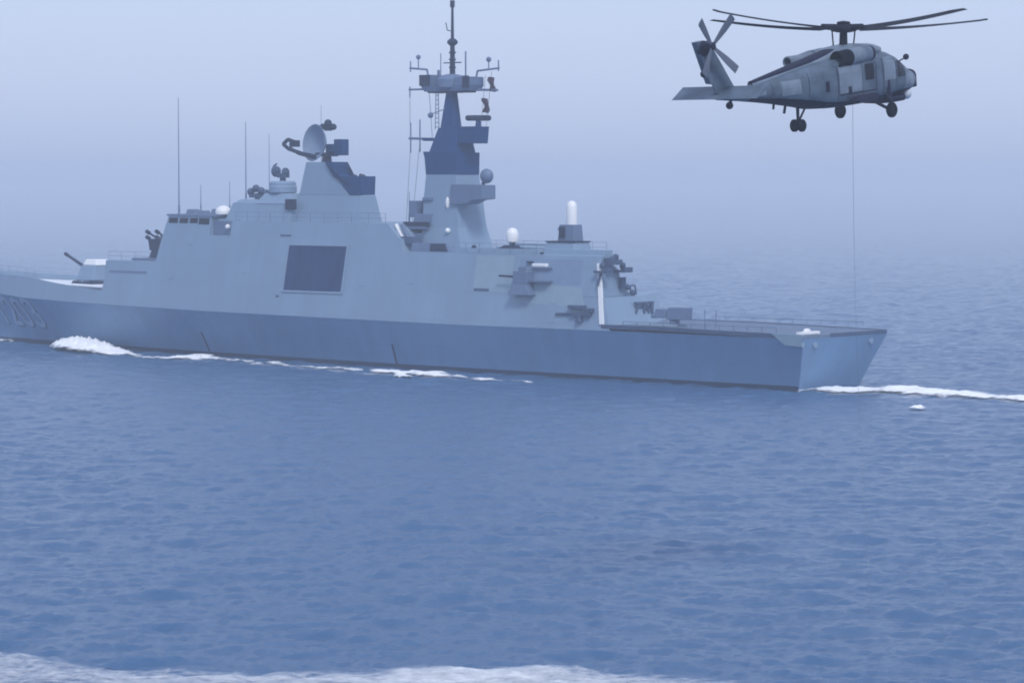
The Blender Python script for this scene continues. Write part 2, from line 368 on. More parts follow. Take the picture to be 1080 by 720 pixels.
# dish: a faceted bowl facing left and towards the viewer
dv = Vector((.12, 1.0, .12)).normalized(); e1 = dv.cross(Vector((0, 0, 1))).normalized(); e2 = e1.cross(dv)
c0 = Vector((64.9, .9, 22.9)); rings = []
for rr, dd in ((.02, -.5), (.55, -.45), (1.05, -.25), (1.5, .05), (1.85, .42), (1.9, .4), (1.5, -.1), (.9, -.62), (.02, -.75)):
    rings.append([c0 + dv * dd + e1 * rr * math.cos(k * math.pi / 10) + e2 * rr * math.sin(k * math.pi / 10) * 1.05 for k in range(20)])
MB().rings(rings).build('dish', M['recess'], radar, smooth=60)
mb = MB(); mb.path([(64.6, 1.4, 21.5), (66.0, 2.0, 21.8), (67.4, 2.6, 22.3), (68.2, 2.6, 22.8), (67.6, 2.5, 23.3), (66.4, 2.2, 22.9)], .2)
mb.path([(64.6, 1.3, 21.3), (66.4, 2.1, 21.8), (67.4, 2.4, 22.4)], .16); mb.box(66.3, 67.3, 2.0, 2.6, 22.5, 23.2)
mb.build('feed_horn_arm', M['dark'], radar)
mb = MB(); mb.box(61.9, 63.1, -.9, .2, 21.6, 23.3); mb.box(63.0, 64.2, -.5, .3, 21.9, 22.8); mb.build('counterweight', M['black'], radar, bevel=.08)
mb = MB(); mb.box(63.7, 64.3, -.2, .4, 24.2, 24.7); mb.ball((64.0, .1, 25.0), .42, n=10, m=6); mb.ball((63.2, .1, 24.6), .35, n=10, m=6); mb.ball((64.8, .1, 24.65), .33, n=10, m=6)
mb.build('identification_antenna', M['dark'], radar, smooth=40)
# boat bay with dark curtain
mb = MB()
for s in (1, -1):
    mb.rings([[(a, s * (W(a, z) + o), z) for z, o in ((7.55, .06), (12.2, .06), (12.2, -.3), (7.55, -.3))] for a in np.linspace(56.0, 64.4, 8)])
door = mb.build('boat_bay_door', M['door'], ship)
mb = MB()
s = 1
for a0, a1, z0, z1 in ((55.75, 64.65, 12.2, 12.42), (55.75, 64.65, 7.35, 7.55), (55.75, 56.0, 7.55, 12.2), (64.4, 64.65, 7.55, 12.2)):
    mb.rings([[(a, (W(a, z) + o), z) for z, o in ((z0, .12), (z1, .12), (z1, -.1), (z0, -.1))] for a in (a0, a1)])
mb.build('door_frame', M['grey'], door)
# slots in the side
mb = MB()
for a0, a1, z0, z1 in ((86.6, 93.2, 8.72, 9.02),):
    mb.rings([[(a, (W(a, z) + o), z) for z, o in ((z0, .02), (z1, .02), (z1, -.1), (z0, -.1))] for a in (a0, a1)])
mb.build('side_groove', M['grey2'], ship)
mb = MB()
for a0, a1, z0, z1 in ((36.0, 38.0, 8.1, 8.38), (65.0, 65.5, 6.75, 7.0), (64.4, 66.0, 13.1, 13.3)):
    mb.rings([[(a, (W(a, z) + o), z) for z, o in ((z0, .02), (z1, .02), (z1, -.1), (z0, -.1))] for a in (a0, a1)])
mb.build_each('scupper', M['mid'], ship)

# fore missile launcher on the raised fore deckhouse
lp = MB().box(86.0, 91.2, 1.2, 3.6, 10.11, 10.38).build('launcher_platform', M['grey2'], ship, bevel=.04)
mb = MB(); mb.frus(86.2, 89.0, .7, 3.1, 10.38, 86.4, 88.7, .9, 2.9, 11.2); mb.frus(86.0, 88.9, .8, 3.0, 11.2, 86.2, 89.3, .9, 2.9, 12.5)
mb.box(86.0, 86.9, .6, 3.2, 11.4, 12.9)
ml = mb.build('missile_launcher', M['dark'], ship, bevel=.05)
for y in (1.2, 2.6):
    for dz_ in (0, .62):
        mb = MB(); p0 = Vector((89.9, y, 12.75 + dz_)); p1 = Vector((87.6, y, 11.75 + dz_))
        mb.tube(p0, p1, .1, .14, 10); d = (p1 - p0).normalized(); mb.tube(p0 + d * .1, p0 + d * .6, .22, .22, 10)
        mb.build('missile', M['dark'], ml, smooth=40)
# main gun
gun = MB()
gun.lathe((101.8, 0, 7.2), [(1.75, 0), (1.75, .35)], 20)
gun.hexa([(100.1, -1.5, 7.55), (103.3, -1.5, 7.55), (103.3, 1.5, 7.55), (100.1, 1.5, 7.55)], [(100.0, -1.35, 9.3), (102.6, -1.1, 9.3), (102.6, 1.1, 9.3), (100.0, 1.35, 9.3)])
gt = gun.build('gun_turret', M['grey'], ship, bevel=.12)
MB().hexa([(99.9, -1.25, 9.3), (102.5, -1.0, 9.3), (102.5, 1.0, 9.3), (99.9, 1.25, 9.3)], [(100.2, -.95, 9.95), (102.2, -.8, 9.95), (102.2, .8, 9.95), (100.2, .95, 9.95)]).build('turret_roof', M['white'], gt, bevel=.1)
mb = MB(); mb.tube((102.6, 0, 8.75), (103.3, 0, 9.0), .42, .3, 12); mb.tube((103.1, 0, 8.95), (106.4, 0, 10.4), .2, .15, 10); mb.tube((106.2, 0, 10.3), (106.7, 0, 10.53), .2, .2, 10)
mb.build('barrel', M['dark'], gt, smooth=40)
MB().frus(99.9, 103.6, -1.8, 1.8, 7.19, 100, 103.4, -1.7, 1.7, 7.5).build('turret_base', M['dark'], gt)

# ---- mast
mb = MB()
mb.frus(43.0, 48.6, -2.6, 2.6, 11.8, 43.7, 48.5, -2.2, 2.2, 14.2)
mb.frus(43.7, 48.5, -2.2, 2.2, 14.2, 44.0, 48.6, -2.0, 2.0, 16.8)
mb.frus(44.0, 48.6, -2.0, 2.0, 16.8, 44.4, 48.4, -1.8, 1.8, 19.55)
mast = mb.build('mast', M['grey'], ship)
mb = MB()
mb.frus(44.35, 48.45, -1.8, 1.8, 19.55, 44.3, 48.7, -1.8, 1.8, 21.8)
mb.frus(44.6, 48.3, -1.5, 1.5, 21.8, 44.9, 47.5, -.95, .95, 24.3)
mb.frus(45.8, 47.4, -.75, .75, 24.3, 46.1, 46.9, -.42, .42, 27.9)
mb.xz([(44.9, 22.7), (42.5, 22.7), (42.3, 24.4), (44.9, 24.4)], -1.0, 1.0)
mb.frus(48.3, 49.2, -1.2, 1.2, 21.3, 48.3, 49.4, -1.2, 1.2, 21.9)
mb.box(47.2, 49.9, -.7, .7, 23.0, 23.3)
mb.build('mast_head', M['black'], mast, bevel=.03)
mb = MB()
mb.frus(43.4, 49.4, -.95, .95, 28.0, 43.1, 49.8, -1.1, 1.1, 28.6)
mb.box(43.1, 45.2, -1.05, 1.05, 28.6, 29.4); mb.box(48.3, 49.8, -1.0, 1.0, 28.6, 29.7)
mb.lathe((46.5, 0, 28.0), [(1.0, 0), (1.5, .4), (1.5, 1.2), (1.1, 1.6), (.5, 1.75)], 20)
plat = mb.build('mast_platform', M['grey2'], mast, smooth=30)
mb = MB(); mb.box(48.6, 49.9, 1.02, 1.2, 28.6, 29.7); mb.box(43.2, 44.0, 1.07, 1.2, 28.3, 29.5); mb.box(44.0, 49.0, -.9, .9, 27.85, 28.0); mb.build_each('panel', M['dark'], plat)
mb = MB()
mb.tube((46.4, 0, 29.4), (46.4, 0, 33.0), .3, .22, 8); mb.tube((46.4, 0, 33.0), (46.4, 0, 36.6), .17, .12, 8)
mb.tube((46.4, 0, 36.5), (46.4, 0, 37.2), .24, .24, 8); mb.lathe((46.4, 0, 32.6), [(.25, 0), (.55, .25), (.55, .5), (.25, .75)], 12)
for z in (30.3, 31.1, 31.8): mb.lathe((46.4, 0, z), [(.2, 0), (.36, .05), (.36, .2), (.2, .25)], 10)
mb.path([(46.4, 0, 34.1), (47.1, 0, 34.2), (47.3, 0, 35.0)], .05); mb.tube((45.2, 0, 30.9), (47.6, 0, 30.9), .06)
mb.build('pole', M['dark'], mast)
mb = MB()                                                  # arms and small aerials
for p0, p1, r in (((49.9, 0, 30.3), (52.3, 0, 30.5), .1), ((52.2, 0, 30.1), (52.2, 0, 31.2), .07), ((51.1, 0, 30.4), (51.1, 0, 31.5), .06),
                  ((43.0, 0, 30.0), (40.1, 0, 30.2), .1), ((40.2, 0, 29.9), (40.2, 0, 31.0), .07), ((41.5, 0, 30.1), (41.5, 0, 31.0), .06),
                  ((49.5, 0, 28.3), (52.4, 0, 28.3), .1), ((52.3, 0, 27.5), (52.3, 0, 28.6), .07), ((43.0, 0, 28.1), (40.3, 0, 28.0), .12),
                  ((44.6, 0, 29), (44.6, 0, 32.0), .08), ((48.0, 0, 29), (48.0, 0, 31.9), .05), ((48.3, 0, 29), (48.3, 0, 30.2), .15),
                  ((49.2, 0, 23.2), (52.4, 0, 23.3), .13), ((52.2, 0, 21.8), (52.2, 0, 24.9), .07), ((50.9, 0, 21.9), (50.9, 0, 25.2), .07),
                  ((49.9, 0, 30.3), (49.7, 0, 29.5), .1), ((43.0, 0, 30.0), (43.2, 0, 29.2), .1), ((46.6, .9, 26.2), (48.6, .9, 25.7), .05)):
    mb.tube(p0, p1, r)
mb.ball((51.1, 0, 31.6), .25, n=8, m=6); mb.ball((41.5, 0, 31.1), .27, n=8, m=6); mb.ball((48.6, .9, 25.6), .3, n=8, m=6)
mb.build_each('yardarm', M['grey2'], mast)
mb = MB()                                                  # lattice ladder behind the column
for dx in (0, .5): mb.tube((47.9 + dx, .4, 24.2), (48.0 + dx * .6, .4, 28.0), .045)
for k in range(8): mb.tube((47.9, .4, 24.4 + k * .46), (48.4 - k * .02, .4, 24.4 + k * .46), .035)
mb.tube((49.6, 0, 28.0), (49.0, .2, 23.3), .03)
mb.build('ladder', M['grey2'], mast)
mb = MB(); mb.tube((42.9, 0, 24.4), (42.9, 0, 25.0), .3, .25, 10); bar = mb.build('radar_base', M['black'], mast)
mb = MB(); dirv = Vector((.757, .653, 0)); pz = Vector((42.9, 0, 25.25)); nn = Vector((-.653, .757, 0))
mb.rings([[pz + dirv * d + nn * a + Vector((0, 0, b)) for a, b in ((.25 * k, -.28 * k), (.3 * k, .0), (.25 * k, .28 * k), (-.25 * k, .28 * k), (-.3 * k, 0), (-.25 * k, -.28 * k))] for d, k in ((-1.3, .6), (-1.1, 1), (1.1, 1), (1.3, .6))])
mb.build('navigation_radar', M['dark'], bar)
# sponsons and platforms on the mast
mb = MB(); mb.xz([(44.6, 16.5), (42.6, 16.6), (41.6, 17.0), (40.4, 17.1), (40.4, 18.5), (44.6, 18.6)], 0.2, 2.3); mb.build('sponson', M['grey2'], mast, bevel=.05)
mb = MB(); mb.tube((41.4, 1.0, 18.55), (41.2, 1.0, 19.0), .2); mb.ball((40.9, 1.0, 19.4), .75, .6, .75, 12, 8); mb.build('small_radome', M['grey2'], mast, smooth='all')
mb = MB(); mb.box(47.6, 51.0, -.5, 2.6, 14.0, 14.4); mb.frus(47.4, 49.9, -.2, 2.3, 14.4, 47.2, 49.6, 0, 2.2, 15.6); mb.box(49.6, 50.6, .5, 2.0, 15.2, 16.9)
mb.box(47.3, 48.6, .9, 2.2, 16.9, 17.25); mb.build('signal_platform', M['grey2'], mast, bevel=.05)
MB().box(47.3, 50.9, 2.5, 2.62, 14.3, 14.75).build('platform_screen', M['dark'], mast)
mb = MB(); mb.tube((48.7, 2.1, 12.0), (48.7, 2.1, 13.1), .3); mb.box(48.2, 50.6, 1.7, 2.6, 12.6, 13.6); mb.build('platform_support', M['grey2'], mast)
mb = MB(); mb.ball((45.2, 2.1, 16.7), .22, .2, .6, 10, 8); mb.ball((44.9, 2.4, 13.9), .28, n=8, m=6); mb.build_each('mast_lamp', M['white'], mast, smooth='all')
# decoy tubes ahead of the mast
for k in range(3):
    mb = MB(); mb.tube((50.0 - k * .8, 4.4, 13.1), (50.9 - k * .8, 4.5, 14.5), .2, .2, 10); mb.build('chaff_tube', M['white'] if k == 1 else M['grey2'], ship, smooth=40)
mb = MB(); mb.frus(47.2, 50.3, 3.6, 4.9, 12.6, 47.6, 49.6, 3.8, 4.8, 13.3); mb.build('chaff_mount', M['mid'], ship)
# low roof coamings
mb = MB(); mb.frus(42.0, 47.2, W(45, 11.8) - .5, W(45, 11.8) - .06, 11.8, 42.6, 47.1, W(45, 12.7) - .5, W(45, 12.7) - .06, 12.7); co = mb.build('screen_panel', M['grey2'], ship)
MB().hexa([(42.15, W(43, 11.9) - .06, 11.9), (44.6, W(43, 11.9) - .06, 11.9), (44.6, W(43, 11.9) - .03, 11.9), (42.15, W(43, 11.9) - .03, 11.9)], [(42.6, W(43, 12.65) - .06, 12.65), (44.6, W(43, 12.65) - .06, 12.65), (44.6, W(43, 12.65) - .03, 12.65), (42.6, W(43, 12.65) - .03, 12.65)]).build('louvre', M['dark'], co)
mb = MB(); mb.frus(30.5, 41.8, 3.5, 5.0, 11.8, 30.7, 41.6, 3.4, 4.9, 12.25); mb.box(33, 41, -4.6, -3, 11.8, 12.6); mb.box(30.2, 38.4, -2.5, 2.5, 11.8, 12.4)
mb.build_each('roof_casing', M['grey'], ship, bevel=.03)
MB().ball((39.6, 4.4, 12.35), .25, n=8, m=6).build('roof_valve', M['dark'], ship)
# satellite communication radome
mb = MB(); mb.frus(33.6, 37.4, 2.6, 4.2, 11.82, 33.8, 37.2, 2.7, 4.1, 12.25); mb.frus(34.6, 36.9, 2.8, 3.9, 12.25, 35.0, 36.3, 3.0, 3.6, 12.6); mb.tube((35.6, 3.2, 12.5), (35.6, 3.2, 12.95), .3)
sm_ = mb.build('radome_mount', M['dark'], ship)
MB().lathe((35.6, 3.2, 12.8), [(.3, 0), (.56, .12), (.62, .4), (.62, .95), (.5, 1.28), (.28, 1.45), (.05, 1.5)], 20).build('radome', M['white'], sm_, smooth=50)
# close-in weapon on the hangar roof
mb = MB(); mb.frus(26.3, 30.4, 2.0, 4.9, 11.81, 26.6, 30.0, 2.2, 4.6, 13.0); wb = mb.build('weapon_base', M['grey'], ship, bevel=.06)
mb = MB(); mb.box(26.2, 30.5, 4.86, 5.0, 11.6, 12.0); mb.box(26.5, 30.1, 2.1, 4.7, 13.0, 13.12); mb.build_each('base_trim', M['dark'], wb)
mb = MB(); mb.frus(27.1, 29.1, 2.5, 4.0, 13.12, 27.2, 29.0, 2.6, 3.9, 14.7); mb.tube((28.8, 3, 14.1), (29.9, 3, 14.25), .12)
cw = mb.build('close_in_weapon', M['grey2'], ship, bevel=.05)
MB().box(28.2, 28.9, 3.97, 4.1, 13.4, 14.5).build('ammunition_drum', M['dark'], cw)
MB().lathe((28.0, 3.2, 14.68), [(.52, 0), (.53, .1), (.53, 1.75), (.45, 2.05), (.28, 2.25), (.05, 2.33)], 20).build('radome', M['white'], cw, smooth=50)

# flat patch with a side recess's shade put into its colour, and the gun
mb = MB()
pts = [(24.5, 10.9), (24.5, 9.0), (26.5, 8.95), (29.5, 9.25), (31.5, 9.15), (32.4, 9.6), (32.4, 11.4), (24.5, 11.4)]
mb.add([(a, W(a, z) + .015, z) for a, z in pts], [tuple(range(len(pts)))]); mb.build('recess_shade_patch', M['recess'], ship)
mb = MB()
pts = [(33.2, 8.1), (38.1, 8.1), (38.1, 11.6), (33.2, 11.6)]; mb.add([(a, W(a, z) + .012, z) for a, z in pts], [(0, 1, 2, 3)])
pts = [(23.6, 6.9), (33.0, 7.2), (32.0, 9.0), (26.5, 8.85), (24.4, 8.7)]; mb.add([(a, W(a, z) + .012, z) for a, z in pts], [tuple(range(5))]); mb.build_each('side_panel', M['pale'], ship)
def deck_gun(a, y, z, k=1.0):
    mb = MB(); mb.frus(a - 1.4 * k, a + 1.4 * k, y - 1.0 * k, y + .6 * k, z, a - .8 * k, a + .8 * k, y - .7 * k, y + .4 * k, z + 1.1 * k)
    g = mb.build('deck_gun', M['grey2'], ship, bevel=.04)
    mb = MB(); mb.box(a - .9 * k, a + .9 * k, y - .6 * k, y + .4 * k, z + 1.1 * k, z + 2.3 * k); mb.box(a - .3 * k, a + .3 * k, y - .3, y + .3, z + 2.3 * k, z + 2.75 * k); mb.build('gun_body', M['grey2'], g, bevel=.06)
    mb = MB(); mb.tube((a + .8 * k, y, z + 1.75 * k), (a + 3.0 * k, y, z + 1.8 * k), .12, .1, 8); mb.build('barrel', M['dark'], g)
deck_gun(31.3, W(31, 8.5) + .5, 7.9)
mb = MB(); mb.box(28.0, 30.4, W(29, 9.2) - .2, W(29, 9.2) + .7, 9.2, 9.35); mb.box(28.3, 30.6, W(29, 10.5) - .3, W(29, 10.5) + .3, 10.45, 10.6); mb.build_each('gun_platform', M['grey2'], ship)
MB().box(28.8, 30.6, W(30, 10.6) - .15, W(30, 10.6) + .4, 10.6, 10.95).build('liferaft_canister', M['white'], ship, bevel=.1)
MB().box(30.7, 31.4, W(31, 11) - .1, W(31, 11) + .3, 11.0, 11.15).build('lamp_bracket', M['dark'], ship)
# second mount low near the hangar corner
mb = MB(); mb.tube((24.0, 6.9, 5.5), (24.0, 6.9, 6.15), .4, .3, 10); mb.box(22.6, 25.0, 6.4, 7.1, 6.1, 6.45); mb.box(23.4, 25.4, 6.5, 7.0, 6.75, 7.1); mb.box(22.4, 23.4, 6.5, 7.0, 6.45, 6.85); mb.tube((25.0, 6.8, 6.25), (27.0, 6.8, 6.2), .13)
mb.build('torpedo_mount', M['mid'], ship, bevel=.03)
# white post on the hangar corner
post = MB().hexa([(21.0, W(22, 5.4) - .05, 5.4), (21.5, W(22, 5.4) - .05, 5.4), (21.5, W(22, 5.4) + .15, 5.4), (21.0, W(22, 5.4) + .15, 5.4)], [(22.3, W(22.4, 11) - .05, 11.1), (22.7, W(22.4, 11) - .05, 11.1), (22.7, W(22.4, 11) + .15, 11.1), (22.3, W(22.4, 11) + .15, 11.1)]).build('corner_post', M['white'], ship)
# platforms and gear stepping down the hangar's after edge
mb = MB()
for a, y, z, l in ((22.2, 4.6, 10.95, 1.8), (21.9, 3.1, 10.2, 1.2), (22.1, 6.0, 10.2, 1.0)):
    mb.box(a - .9, a + .5, y - l / 2, y + l / 2, z, z + .22); mb.box(a - .9, a - .7, y - l / 2, y + l / 2, z + .22, z + .5)
mb.box(21.6, 22.3, 3.9, 5.3, 11.15, 11.6)
for q in ((21.8, 4.1, 11.7), (21.6, 3.3, 10.9), (21.9, 2.9, 10.7), (22.0, 5.9, 10.9), (21.9, 2.2, 8.75), (21.7, 1.6, 8.2), (21.6, 4.9, 11.5)): mb.ball(q, .3, n=8, m=6)
mb.tube((22.0, 6.1, 10.2), (22.2, 6.4, 9.0), .14); mb.box(21.9, 22.35, 2.4, 3.0, 8.7, 9.7)
mb.path([(22, 1.6, 8.1), (22, 1.6, 8.9), (22, .9, 8.9), (22, .7, 8.0)], .08)
mb.build('hangar_platform', M['mid'], ship)
mb = MB()
mb.box(20.75, 20.95, -.5, 2.4, 7.15, 7.35); mb.tube((20.85, 2.3, 6.2), (20.85, 1.7, 7.2), .14); mb.tube((20.85, 1.6, 6.1), (20.85, 2.4, 6.1), .1); mb.tube((20.85, 1.0, 6.2), (20.85, .8, 7.2), .18); mb.tube((20.85, .3, 6.2), (20.85, .6, 7.2), .16); mb.tube((20.85, -.2, 6.1), (20.85, -.2, 7.2), .24)
mb.box(20.9, 21.5, -.3, 2.2, 6.7, 6.85)
mb.build('dark_marks_rack', M['mid'], ship)  # rack shape standing in for illegible dark marks on the hangar face
# flight deck
mb = MB(); rs = []
for a in (-1.75, 0, 3, 6, 10, 14, 18, 21.4):
    y = 6.72 + (.18 if a > 4 else 0); zd = -.2 * max(0, 1 - a / 14) ; rs.append([(a, y, 5.02 + zd), (a, y - .05, 5.3 + zd), (a, -y + .05, 5.3 + zd), (a, -y, 5.02 + zd)])
mb.rings(rs); deck = mb.build('flight_deck', M['deck'], ship)
mb = MB()
for sd_ in (1, -1):
    rs = []
    for a in (-1.7, 0, 3, 6, 10, 14, 18, 21.3):
        y = 6.72 + (.18 if a > 4 else 0); zd = -.2 * max(0, 1 - a / 14); rs.append([(a, sd_ * (y + .03), 5.0 + zd), (a, sd_ * (y + .03), 5.38 + zd), (a, sd_ * (y - .14), 5.38 + zd), (a, sd_ * (y - .14), 5.0 + zd)])
    mb.rings(rs)
mb.hexa([(-1.84, -6.7, 4.84), (-1.70, -6.7, 4.84), (-1.70, 2.4, 4.84), (-1.84, 2.4, 4.84)], [(-1.84, -6.7, 5.16), (-1.70, -6.7, 5.16), (-1.70, 2.4, 5.16), (-1.84, 2.4, 5.16)])
mb.build_each('deck_coaming', M['mid'], deck)
mb = MB(); mb.box(21.41, 29.9, -6.3, 1.9, 4.9, 5.3); mb.build('hangar_apron', M['deck'], deck)
mb = MB()
for s in (1, -1):
    for k in range(12): mb.tube((1 + k * 1.6, s * 6.85, 5.3), (1 + k * 1.6, s * 7.05, 5.75), .03, .03, 5)
    mb.tube((1, s * 7.05, 5.75), (18.6, s * 7.05, 5.75), .03, .03, 5)
mb.build('deck_edge_net', M['grey2'], deck)
MB().hexa([(-1.75, 6.5, 4.1), (.2, 6.55, 4.2), (.2, 6.75, 4.2), (-1.6, 6.7, 4.1)], [(-1.75, 6.6, 5.2), (1.6, 6.7, 5.2), (1.6, 6.94, 5.2), (-1.75, 6.86, 5.2)]).build('stern_chock_panel', M['pale'], ship)
mb = MB(); mb.box(-1.2, -.6, 3.2, 6.2, 5.11, 5.38); mb.ball((-.9, 4.9, 5.43), .3, .5, .25, 8, 6); mb.build('mooring_roller', M['white'], ship, bevel=.06)
mb = MB(); mb.box(14.2, 18.0, 2.8, 5.4, 5.33, 5.5); mb.build('visual_aid_plinth', M['pale'], ship)
mb = MB(); mb.lathe((14.8, 4.0, 5.5), [(.55, 0), (.45, .5)], 12); mb.frus(13.2, 15.4, 3.4, 4.6, 5.95, 13.0, 15.2, 3.5, 4.5, 7.1); mb.frus(15.5, 17.0, 3.4, 4.5, 6.05, 15.6, 16.8, 3.5, 4.4, 6.9); mb.box(16.9, 17.5, 3.6, 4.2, 6.0, 6.3)
mb.build('stabilised_landing_aid', M['grey2'], ship, bevel=.07)
mb = MB()
for a in (9.6, 10.9): mb.tube((a, 4.5, 5.3), (a, 4.5, 7.0), .05, .04, 6)
mb.build_each('deck_stanchion', M['grey2'], ship)
# guard rails along the deck and roof edges
def rail(pts, h=1.0, step=1.7):
    mb = MB()
    for p0, p1 in zip(pts[:-1], pts[1:]):
        p0, p1 = Vector(p0), Vector(p1); k = max(1, int((p1 - p0).length / step))
        for i in range(k + 1):
            q = p0.lerp(p1, i / k); mb.tube(q, q + Vector((0, 0, h)), .025, .025, 5)
        for f in (.5, 1): mb.tube(p0 + Vector((0, 0, h * f)), p1 + Vector((0, 0, h * f)), .018, .018, 5)
    return mb.build('guard_rail', M['grey2'], ship)
rail([(a, W(a, 10.1) - .15, 10.1) for a in (93.8, 91.5, 89.0, 86.4)])
rail([(a, W(a, 11.8) - .12, 11.8) for a in (41.5, 38, 34, 30.6)]); rail([(a, -W(a, 11.8) + .12, 11.8) for a in (47, 41.5, 36, 30.6)])
rail([(a, W(a, 14.6) - .15, 14.62) for a in (73.2, 68, 62, 56, 51.2)])
rail([(a, W(a, ztop(a)) - .1, ztop(a)) for a in (108, 114, 120)], .9)
# watertight doors, vents and pipes on the side
for a, z, l, h in ((27.2, 5.35, .9, 1.9), (53.0, 8.2, .6, .6), (70.2, 9.2, .9, 1.7), (46.2, 8.6, .8, .5), (82.0, 8.3, .7, .5), (79.6, 12.0, .8, .7)):
    mb = MB(); mb.rings([[(aa, W(aa, zz) + o, zz) for zz, o in ((z, .05), (z + h, .05), (z + h, -.1), (z, -.1))] for aa in (a, a + l)]); mb.build('side_hatch', M['grey'], ship, bevel=.02)
mb = MB()
for y in (4.6, -4.4):
    mb.lathe((-1.62, y, 4.25), [(.32, -.05), (.36, .0), (.3, .08), (.2, .08), (.18, -.02)], 14, 'x')
mb.build_each('fairlead', M['grey'], hull, smooth=40)
# whips
mb = MB
for (a, y, z0, z1, r) in ((83.4, 3.6, 15.3, 28.0, .07), (76.3, .3, 16.6, 25.3, .065), (73.3, -.3, 16.6, 24.0, .045), (82.7, 1.0, 15.3, 18.5, .05), (77.6, 1.5, 15.3, 18.9, .045), (66.5, -1.4, 16.6, 27.0, .04), (51.5, 1.0, 14.6, 17.8, .05)):
    a = min(a, 83.6) if z0 < 15.5 and a > 84 else a
    MB().tube((a, y, z0), (a, y, z0 + 1.0), r * 1.8, r * 1.5, 6).tube((a, y, z0 + 1.0), (a, y, z1), r, r * .5, 6).build('whip_antenna', M['grey2'], ship)
# hull drain stains and the hull number
mb = MB()
for a, z0, z1 in ((78.3, .5, 2.6), (49.2, .3, 2.4)):
    mb.rings([[tuple(np.add(hull_pt(aa, z / ZK(aa), 1), (0, .012, 0))) for z in (z0, z1)] for aa in (a, a + .28)], cap=False, closed=False)
mb.build_each('drain_stain', M['boot'], hull, fix=False)
DIG = {'1': [[(.25, .8), (.5, 1), (.5, 0)]],
       '2': [[(.05, .78), (.2, .97), (.5, 1), (.8, .97), (.95, .78), (.9, .58), (.05, .03), (.98, .03)]],
       '0': [[(.5, 1), (.15, .9), (.03, .6), (.03, .4), (.15, .1), (.5, 0), (.85, .1), (.97, .4), (.97, .6), (.85, .9), (.5, 1)]],
       '3': [[(.05, .85), (.25, .98), (.6, 1), (.9, .85), (.9, .65), (.7, .53), (.4, .52)], [(.7, .53), (.95, .36), (.93, .15), (.65, 0), (.3, .02), (.03, .15)]]}
def number(word, a_left, z0, hgt, wid, gap, off, thick, dx, dz, mname, name, parent):
    mb = MB()
    for i, ch in enumerate(word):
        for line in DIG[ch]:
            P = [Vector((a_left - (i * (wid + gap)) - x * wid - dx, z0 + zz * hgt + dz)) for x, zz in line]
            Q = [P[0]]
            for p0, p1 in zip(P[:-1], P[1:]):
                k = max(1, int((p1 - p0).length / .3)); Q += [p0.lerp(p1, (j + 1) / k) for j in range(k)]
            L, Rr = [], []
            for j, q in enumerate(Q):
                d = (Q[min(j + 1, len(Q) - 1)] - Q[max(j - 1, 0)]).normalized(); nrm = Vector((-d.y, d.x)) * thick / 2
                L.append(q + nrm); Rr.append(q - nrm)
            def S(q):
                a, z = q; h = hull_pt(a, z / float(ZK(a)), 1); return (h[0], h[1] + off, h[2])
            n = len(Q); mb.add([S(q) for q in L] + [S(q) for q in Rr], [(j, j + 1, n + j + 1, n + j) for j in range(n - 1)])
    return mb.build(name, M[mname], parent, fix=False)
hn = number('1203', 119.6, 2.2, 3.0, 2.0, .75, .035, .5, 0, 0, 'numl', 'hull_number', hull)
number('1203', 119.6, 2.2, 3.0, 2.0, .75, .02, .5, .22, -.16, 'numd', 'number_shadow', hn)

# ------------------------------------------------------------------ flags on the mast halyard
Rz = Matrix.Rotation(math.atan2(u[1], u[0]), 4, 'Z'); T0 = Matrix.Translation((S0[0], S0[1], 0)) @ Rz
def sw(a, y, z): return T0 @ Vector((a, y, z))
for (a, y, z, l, lab) in ((41.0, .1, 27.9, 1.45, 'dark furled flag hanging from the right end of the mast yardarm'), (41.8, .1, 25.8, 1.45, 'dark flag hanging lower on the halyard above the navigation radar')):
    mb = MB(); rs = []
    for k in range(9):
        f = k / 8; zz = z + l * (1 - f); o_ = .12 * math.sin(f * 6 + a); ww = .30 + .06 * math.sin(f * 9)
        rs.append([(-ww + o_, -.05, zz - z), (-.1 + o_, .12, zz - z), (.1 + o_, -.1, zz - z - .05), (ww + o_, .06, zz - z - .1), (ww + o_, .09, zz - z - .1), (.1 + o_, -.06, zz - z - .05), (-.1 + o_, .16, zz - z), (-ww + o_, -.01, zz - z)])
    f_ = mb.rings(rs).build('flag', M['flag'], smooth=60); f_.location = sw(a, y, z); f_.rotation_euler = (0, 0, R(5))
    tag(f_, lab, 'flag', 'flags on the ship mast')
hl = MB(); hl.tube(sw(41.0, .1, 29.9), sw(41.3, .6, 24.4), .02, .02, 5); hl.tube(sw(41.8, .15, 29.5), sw(42.4, .15, 24.4), .02, .02, 5); hl.build('halyard', M['cable'], None)
tag(bpy.data.objects['halyard'], 'thin signal halyard lines running down from the mast yardarm', 'rope')
st_ = MB()
for p0, p1 in (((52.2, 0, 23.0), (51.0, 2.0, 14.4)), ((50.9, 0, 23.0), (50.2, 2.0, 14.4)), ((52.3, 0, 28.0), (52.3, 0, 24.8))): st_.tube(sw(*p0), sw(*p1), .025, .025, 5)
tag(st_.build('rigging_wire', M['cable']), 'thin rigging wires hanging down the left side of the mast', 'rope')

